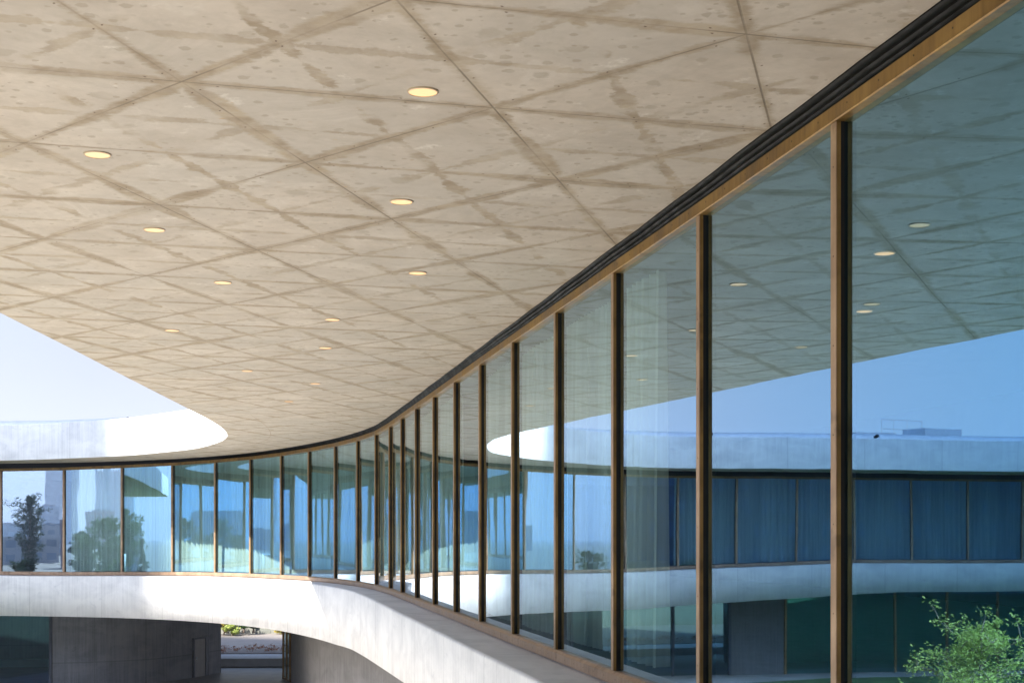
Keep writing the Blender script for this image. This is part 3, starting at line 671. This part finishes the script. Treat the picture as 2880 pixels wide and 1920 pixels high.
# kerb and planting bed beyond the passage
def slab(name, pts, z0, z1, mat, **kw):
    mb = MB(); polyface(mb, pts, z1)
    for a, b in zip(pts, pts[1:] + pts[:1]):
        L = math.hypot(a[0] - b[0], a[1] - b[1]); mb.face([(*a, z0), (*b, z0), (*b, z1), (*a, z1)], [(0, z0), (L, z0), (L, z1), (0, z1)])
    return tag(mb.build(name, None, [mat]), **kw)
slab('seat_wall', [(-45, 79.7), (-2, 81.7), (0, 84.9), (-45, 82.9)], 0, 0.44, M['bench'], label='long low grey seat wall across the far end of the passage', cat='seat wall')
slab('planting_bed', [(-45, 83.1), (0, 85.1), (0, 89.4), (-45, 87.6)], 0, 0.47, M['bed'], kind='structure')
slab('retaining_wall', [(-52, 103.0), (-18.4, 104.2), (-18.4, 104.7), (-52, 103.5)], 0.25, 2.0, M['stone'], label='pale retaining wall beyond the road, left of the garden steps', cat='wall')
slab('retaining_wall', [(-17.3, 104.3), (-16.5, 104.35), (-16.5, 104.85), (-17.3, 104.8)], 0.25, 2.0, M['stone'], label='pale retaining wall beyond the road, right of the garden steps', cat='wall')
mb = MB()
for k in range(7): mb.box((-17.85, 104.5 + .42 * k, .3 + .10 * (k + 1)), (1.06, .42, .20 * (k + 1)))
tag(mb.build('garden_steps', None, [M['steps']]), 'pale garden steps rising between the two retaining walls', 'steps')
M['hill'] = m_plain('dry_hill_scrub', (0.17, 0.155, 0.095), 0.9, 0, 0.4, 0.5, 0.5)
mb = MB(); rows = []
for j in range(14):
    rows.append([mb.bm.verts.new((-70 + 6 * i, 105.2 + 5 * j, 1.7 + 0.16 * j * j * .6 + .5 * math.sin(i * 1.3 + j) + (0 if j else -.1))) for i in range(16)])
for a, b in zip(rows[:-1], rows[1:]):
    for i in range(15):
        if -18.5 < a[i].co.x < -10 and b[0].co.y < 112: pass
        mb.bm.faces.new((a[i], a[i + 1], b[i + 1], b[i])).smooth = True
tag(mb.build('hillside', None, [M['hill']]), kind='structure')

# ------------------------------------------------------------------ plants
LEAF = {'olive': m_leaf('fresh_green_leaves', (0.22, 0.30, 0.06), (0.48, 0.52, 0.17), 0.4),
        'dark': m_leaf('dark_green_leaves', (0.030, 0.060, 0.036), (0.080, 0.125, 0.066)),
        'mid': m_leaf('mid_green_leaves', (0.040, 0.085, 0.030), (0.10, 0.17, 0.050)),
        'dry': m_leaf('ochre_green_leaves', (0.16, 0.17, 0.04), (0.40, 0.30, 0.06)),
        'fl': m_leaf('rust_red_flower_heads', (0.30, 0.10, 0.05), (0.36, 0.24, 0.16))}
def leaves(mb, c, rad, n, size, rnd, squash=1.0):
    for _ in range(n):
        d = Vector((rnd.gauss(0, 1), rnd.gauss(0, 1), rnd.gauss(0, squash))).normalized() * rad * rnd.random() ** 0.5
        p_ = Vector(c) + Vector((d.x, d.y, d.z * squash))
        a = Vector((rnd.uniform(-1, 1), rnd.uniform(-1, 1), rnd.uniform(-.7, .7))).normalized(); b = a.orthogonal().normalized()
        b = (Matrix.Rotation(rnd.uniform(0, 6.28), 3, a) @ b); s_ = size * rnd.uniform(.6, 1.3)
        mb.face([p_ - a * s_, p_ + b * s_ * .36, p_ + a * s_, p_ - b * s_ * .36])
def tree(name, loc, h, rad, leaf, lsize, nb, nl, label, cat='tree', trunk=0.16, form='round', seed=1, clear=0.3, group=None):
    rnd = random.Random(seed); e = empty(name, loc); tag(e, label, cat, group)
    tm = MB(); cm = MB()
    top = Vector((rnd.uniform(-.2, .2), rnd.uniform(-.2, .2), h * .93))
    def axis(f): return Vector((top.x * f + .1 * h * .1 * math.sin(f * 5 + seed), top.y * f + .1 * h * .1 * math.cos(f * 4 + seed), top.z * f))
    tm.tube([axis(k / 8 * .84) for k in range(9)], trunk, trunk * .22, 8)
    for b in range(nb):
        f = clear + (1 - clear) * (b + .5) / nb
        p0 = axis(f * (.83 if form == 'round' else .84)); an = rnd.uniform(0, 6.28)
        if form == 'column': prof = math.sin(math.pi * min(1, (f - clear) / (1 - clear) * .88 + .12)) ** .6
        elif form == 'cone': prof = 1.05 * (1 - (f - clear) / (1 - clear)) + .06
        else: prof = math.sin(math.pi * min(1, max(.12, (f - clear) / (1 - clear) * .85 + .15))) ** .55
        L = rad * prof * rnd.uniform(.65, 1.12); up = {'round': rnd.uniform(.15, .9), 'column': rnd.uniform(.8, 1.8), 'cone': rnd.uniform(-.2, .2)}[form]
        d = Vector((math.cos(an), math.sin(an), up)) * L
        pts = [p0 + d * t_ + Vector((0, 0, -.12 * L * t_ * t_)) + Vector((rnd.uniform(-1, 1), rnd.uniform(-1, 1), rnd.uniform(-1, 1))) * .05 * L * (t_ > 0) for t_ in (0, .33, .66, 1)]
        tm.tube(pts, trunk * .30 * (1 - .5 * f) + .008, .006, 5)
        for _ in range(3):
            q = pts[rnd.choice((1, 2, 3))]; w_ = q + Vector((rnd.uniform(-1, 1), rnd.uniform(-1, 1), rnd.uniform(-.2, 1))) * L * .35
            tm.tube([q, (q + w_) / 2 + Vector((0, 0, .02 * L)), w_], .012 + trunk * .04, .004, 4)
            leaves(cm, w_, L * .23 + lsize, nl // 3, lsize, rnd, .8)
        for t_ in (1, 2, 3): leaves(cm, pts[t_], L * .15 + lsize, nl // 3, lsize, rnd, .8)
    a = tm.build('trunk', None, [M['bark']]); a.parent = e
    a = cm.build('crown', None, [LEAF[leaf]], fix=False); a.parent = e
    return e
# young courtyard tree that shows in the right window
tree('young_tree', (-14.6, 29.6, 0), 6.45, 1.6, 'olive', 0.050, 64, 100, 'young airy tree with fresh green leaves and reddish twigs, mirrored low in the right window', trunk=0.07, seed=7, clear=0.35)
# trees and shrubs of the garden that the left windows mirror
tree('tall_tree', (-157, -72.6, 0), 17.6, 2.9, 'dark', 0.20, 80, 60, 'tall slender dark tree mirrored in the leftmost window', trunk=.25, form='column', seed=3, clear=.12)
tree('garden_tree', (-163, -15, 0), 9.5, 1.6, 'dark', 0.20, 50, 84, 'narrow dark tree mirrored left of centre in the second window from the left', trunk=.2, form='column', seed=4, clear=.1)
tree('garden_tree', (-135, -3, 0), 12.2, 3.0, 'mid', 0.18, 60, 78, 'broad green tree mirrored in the right half of the second window from the left', trunk=.22, seed=5, clear=.15)
tree('garden_tree', (-210, 38, 0), 15.0, 3.6, 'mid', 0.25, 60, 96, 'tall round green tree mirrored in the third window from the left', trunk=.3, seed=6, clear=.15)
tree('conifer', (-190, 37.2, 0), 9.0, 1.3, 'dark', 0.16, 56, 60, 'small dark conifer mirrored in front of the white hall in the third window', trunk=.12, form='cone', seed=8, clear=.08)
rnd = random.Random(5)
for k, (x, y) in enumerate([(-112, -52), (-126, -84), (-108, 10), (-96, 22), (-150, -40), (-120, 50), (-98, -34)]):
    tree('courtyard_shrub', (x, y, 0), rnd.uniform(3.5, 6.2), rnd.uniform(1.8, 3.2), 'dark' if k % 2 else 'mid', 0.28, 16, 60, ['wide low shrub', 'dark low shrub', 'bushy green shrub', 'small round shrub', 'loose tall shrub', 'green shrub', 'dark rounded shrub'][k] + ' at the foot of the mirrored garden trees', 'shrub', .1, seed=20 + k, clear=.05, group='shrubs in the mirrored garden')
# yuccas and shrubs by the retaining wall
def spiky(name, loc, r, n, leaf, label, group=None, cat='plant'):
    rnd = random.Random(int(loc[0] * 10)); e = empty(name, loc); tag(e, label, cat, group); mb = MB()
    for _ in range(n):
        an = rnd.uniform(0, 6.28); el = rnd.uniform(.15, 1.4); d = Vector((math.cos(an) * math.cos(el), math.sin(an) * math.cos(el), math.sin(el)))
        s_ = d.cross(Vector((0, 0, 1))); s_ = s_.normalized() if s_.length > .01 else Vector((1, 0, 0)); L = r * rnd.uniform(.7, 1.1)
        mb.face([s_ * .035, d * L * .6 + s_ * .045, d * L, d * L * .6 - s_ * .045])
        mb.face([s_ * -.035, d * L * .6 - s_ * .045, d * L * .98, s_ * .03])
    o = mb.build('leaves', None, [LEAF[leaf]], fix=False); o.parent = e
    m2 = MB(); m2.tube([(0, 0, -.3), (0, 0, .15)], .09, .06); o = m2.build('stem', None, [M['bark']]); o.parent = e
spiky('yucca', (-18.95, 102.6, .75), 1.25, 90, 'mid', 'spiky green yucca in front of the pale retaining wall')
spiky('yucca', (-18.35, 103.2, .7), 0.8, 60, 'dark', 'smaller dark spiky yucca right beside the large one')
for k, (x, y, h, lf, lb) in enumerate([(-20.3, 102.4, 1.9, 'dry', 'ochre green bush at the wall corner beyond the passage'), (-19.6, 101.8, 1.1, 'olive', 'bright green bush below the yucca beyond the passage'),
                                       (-25.5, 101, 2.4, 'mid', 'green bush behind the dark left wall'), (-30.5, 100.5, 2.6, 'olive', 'bright bush mirrored beneath the band'), (-36, 100.5, 2.2, 'dry', 'dry bush mirrored beneath the band'), (-16.3, 103.6, 1.1, 'dry', 'small brown bush right of the garden steps')]):
    tree('bush', (x, y, .3), h, h * .5, lf, .09, 16, 90, lb, 'bush', .05, seed=40 + k, clear=.05)
rnd = random.Random(9); mb = MB()
for _ in range(420):
    x = rnd.uniform(-44, -1); y = 83.4 + (x + 45) / 45 * 2.0 + rnd.uniform(0, 3.8); c = (x, y, .5)
    leaves(mb, (x, y, .5 + rnd.uniform(.02, .2)), rnd.uniform(.1, .3), 12, .07, rnd, .7)
tag(mb.build('ground_cover', None, [LEAF['fl']], fix=False), 'low reddish brown ground cover in the planting bed', 'ground cover', kind='stuff')
mb = MB()
for _ in range(1500):
    x = rnd.uniform(-70, 15); y = rnd.uniform(106, 160); z = 1.9 + .16 * .6 * ((y - 105.2) / 5) ** 2
    leaves(mb, (x, y, z), rnd.uniform(.2, .7), 12, .14, rnd, .6)
tag(mb.build('hillside_scrub', None, [LEAF['mid']], fix=False), 'low green scrub covering the hillside behind the retaining walls', 'scrub', kind='stuff')

# ------------------------------------------------------------------ the city the windows mirror
TM = {'dark': m_tower('dark_blue_curtain_wall', (0.075, 0.115, 0.17), (0.05, 0.10, 0.17), 1.3, 3.3, .62),
      'blue': m_tower('haze_paled_blue_curtain_wall', (0.38, 0.44, 0.52), (0.26, 0.33, 0.42), 3.2, 3.8, .6),  # base colour paled and blued to carry distance haze
      'pale': m_tower('pale_stone_tower', (0.36, 0.36, 0.38), (0.10, 0.14, 0.2), 4.0, 3.8, .5),
      'rib': m_tower('haze_paled_ribbed_tower', (0.40, 0.43, 0.50), (0.28, 0.32, 0.40), 3.4, 400, .5),  # fading by far haze is mixed into this grey
      'green': m_tower('haze_paled_teal_curtain_wall', (0.34, 0.42, 0.46), (0.22, 0.32, 0.38), 3.6, 3.8, .7),  # lightened base stands in for haze over the distance
      'red': m_tower('faded_red_facade', (0.36, 0.22, 0.23), (0.18, 0.17, 0.2), 3.0, 3.2, .5)}
def tower(loc, w_, d_, h, mat, label, head=None, form='box', cat='tower', name='tower'):
    """plan box turned so that a face looks at the courtyard, with setback crown, plinth and roof parts"""
    rz = math.atan2(60 - loc[1], -20 - loc[0]) + math.pi / 2 if head is None else R(head)
    e = empty(name, (loc[0], loc[1], 0)); tag(e, label, cat); e.rotation_euler = (0, 0, rz)
    mb = MB()
    if form == 'round':
        seg = 28; pts = [(w_ / 2 * math.cos(2 * math.pi * k / seg), d_ / 2 * math.sin(2 * math.pi * k / seg)) for k in range(seg)]
    elif form == 'rib':
        pts = []; n = 7
        for (a, b) in (((-1, -1), (1, -1)), ((1, -1), (1, 1)), ((1, 1), (-1, 1)), ((-1, 1), (-1, -1))):
            for k in range(n):
                for f, o in ((0, 0), (.5, 0), (.5, .06), (1, .06)):
                    t_ = (k + f) / n; x = a[0] + (b[0] - a[0]) * t_; y = a[1] + (b[1] - a[1]) * t_
                    nx, ny = (b[1] - a[1]) / 2, -(b[0] - a[0]) / 2; pts.append(((x - nx * o) * w_ / 2, (y - ny * o) * d_ / 2))
    else: pts = [(-w_ / 2, -d_ / 2), (w_ / 2, -d_ / 2), (w_ / 2, d_ / 2), (-w_ / 2, d_ / 2)]
    u = 0; hh = h * (.94 if form != 'box' else .96)
    for a, b in zip(pts, pts[1:] + pts[:1]):
        L = math.hypot(a[0] - b[0], a[1] - b[1]); mb.face([(*a, 0), (*b, 0), (*b, hh), (*a, hh)], [(u, 0), (u + L, 0), (u + L, hh), (u, hh)]); u += L
    polyface(mb, pts, hh)
    a = mb.build('facade', None, [TM[mat]]); a.parent = e
    mb = MB()
    if form == 'rib':
        for k in range(8): mb.box((-w_ / 2 + w_ * (k + .5) / 8, 0, hh + (h - hh) * .5), (w_ * .06, d_ * .9, h - hh))
        mb.box((0, 0, hh + (h - hh) * .3), (w_ * .8, d_ * .7, (h - hh) * .6))
    else:
        mb.box((0, 0, hh + (h - hh) * .5), (w_ * .7, d_ * .7, h - hh)); mb.box((w_ * .1, 0, h + h * .01), (w_ * .2, d_ * .2, h * .02))
    a = mb.build('roof_crown', None, [TM['pale']]); a.parent = e
    return e
rnd = random.Random(321)
KIND = ['pale', 'blue', 'green', 'rib', 'red']; WORD = ['pale stone', 'grey blue', 'teal glass', 'grey', 'faded red']
SP = ['behind the slender tree', 'left of the slender tree', 'under the slim blue tower', 'beside the broad blue tower', 'between the thin teal and ribbed towers', 'below the ribbed tower', 'right of the ribbed tower', 'left of the rounded teal tower', 'right of the rounded teal tower', 'far beyond the low white hall', 'near the end of the far wing', 'in front of the farthest tower', 'at the far right of the mirrored skyline', 'at the far left of the mirrored skyline']
def skyline():
    for k in range(14):
        a = R([226, 229, 223, 211, 209, 206, 203, 194, 187, 184, 180, 190, 176, 232][k]); L = rnd.uniform(420, 900)
        x, y = -20 + math.cos(a) * L, 62 + math.sin(a) * L
        tower((x, y), rnd.uniform(.018, .035) * L, rnd.uniform(12, 24), 6 + L * rnd.uniform(.006, .022), KIND[k % 5], 'distant low %s block %s' % (WORD[k % 5], SP[k]), name='city_block', cat='city block')
skyline()
# the tall slab whose shadow crosses the left of the far wing
sx, sy = -15.6 - .407 * 185, 58.2 - .914 * 185
c_ = Vector((sx, sy)) + Vector((-.914, .407)) * 20
tower((c_.x, c_.y), 40, 30, 205, 'dark', 'tall dark glass tower behind the courtyard, mirrored in the far upper windows', head=246 - 90)
tower((-41, -75), 92, 24, 36, 'dark', 'wide dark office block beside the tall dark tower, mirrored in the far windows', head=0, name='office_block', cat='office block')
tower((-95, -36), 20, 18, 30, 'dark', 'low dark office block left of the tall dark tower', name='office_block', cat='office block')
tower((-1060, -925), 20, 30, 92, 'dark', 'dark leaning looking tower at the left edge of the leftmost window')
tower((-615, -519), 22, 20, 16, 'blue', 'low blue block mirrored left of the tall slender tree')
tower((-1016, -975), 17, 20, 110, 'blue', 'slim blue tower at the right of the leftmost window')
tower((-700, -640), 14, 14, 30, 'blue', 'short grey blue tower just right of the slender tree')
tower((-219, -150), 6, 8, 12, 'red', 'faded red building low behind the slender tree', name='apartment_building', cat='building')
tower((-1373, -656), 17, 24, 120, 'blue', 'broad blue tower at the left of the second window from the left')
tower((-1276, -640), 8, 10, 120, 'green', 'thin teal tower in the middle of the second window from the left')
tower((-1290, -668), 8, 10, 66, 'pale', 'thin pale tower next to the ribbed one')
tower((-1444, -736), 30, 30, 84, 'rib', 'grey ribbed tower with a pointed fin crown in the second window', form='rib')
tower((-1539, -134), 17, 20, 82, 'green', 'rounded teal tower in the third window from the left', form='round')
tower((-1900, -60), 14, 14, 44, 'blue', 'distant faint blue tower beyond the rounded teal one')
tower((-262, 32), 7.5, 12, 7.6, 'pale', 'low white hall mirrored behind the small conifer', name='low_hall', cat='hall')
tower((-290, -190), 40, 16, 7.5, 'pale', 'long low pale hall at the foot of the skyline', name='low_hall', cat='hall')
rnd = random.Random(77)
hz = ['green crowned tree beyond the courtyard lawn', 'dark tree beyond the courtyard lawn']
for k, (x, y) in enumerate([(-95, -10), (-86, 40), (-92, 20), (-70, -48), (-84, -28)]):
    tree('courtyard_tree', (x, y, 0), rnd.uniform(4.2, 6.0), rnd.uniform(1.6, 2.4), 'mid' if k % 2 else 'dark', .22, 22, 70,
         ['dark round tree at the far side of the lawn', 'green tree closest to the end of the far wing', 'dark tree in the middle of the far lawn edge', 'green tree near the tall dark tower', 'dark tree between lawn and tall tower'][k], trunk=.12, seed=60 + k, clear=.25, group='trees beyond the courtyard lawn')

# ------------------------------------------------------------------ hazy city air
hb = MB(); hb.box((0, 0, 130), (6200, 6200, 262)); hz_ = hb.build('haze', None, [])
hm = bpy.data.materials.new('pale_city_haze'); hm.use_nodes = True; ht = hm.node_tree; ht.nodes.clear()
ho = ht.nodes.new('ShaderNodeOutputMaterial'); hv = ht.nodes.new('ShaderNodeVolumePrincipled')
hv.inputs['Color'].default_value = (0.84, 0.87, 1.0, 1); hv.inputs['Density'].default_value = 0.00042; hv.inputs['Anisotropy'].default_value = 0.3
ht.links.new(hv.outputs[0], ho.inputs['Volume']); hz_.data.materials.append(hm)
tag(hz_, kind='stuff')
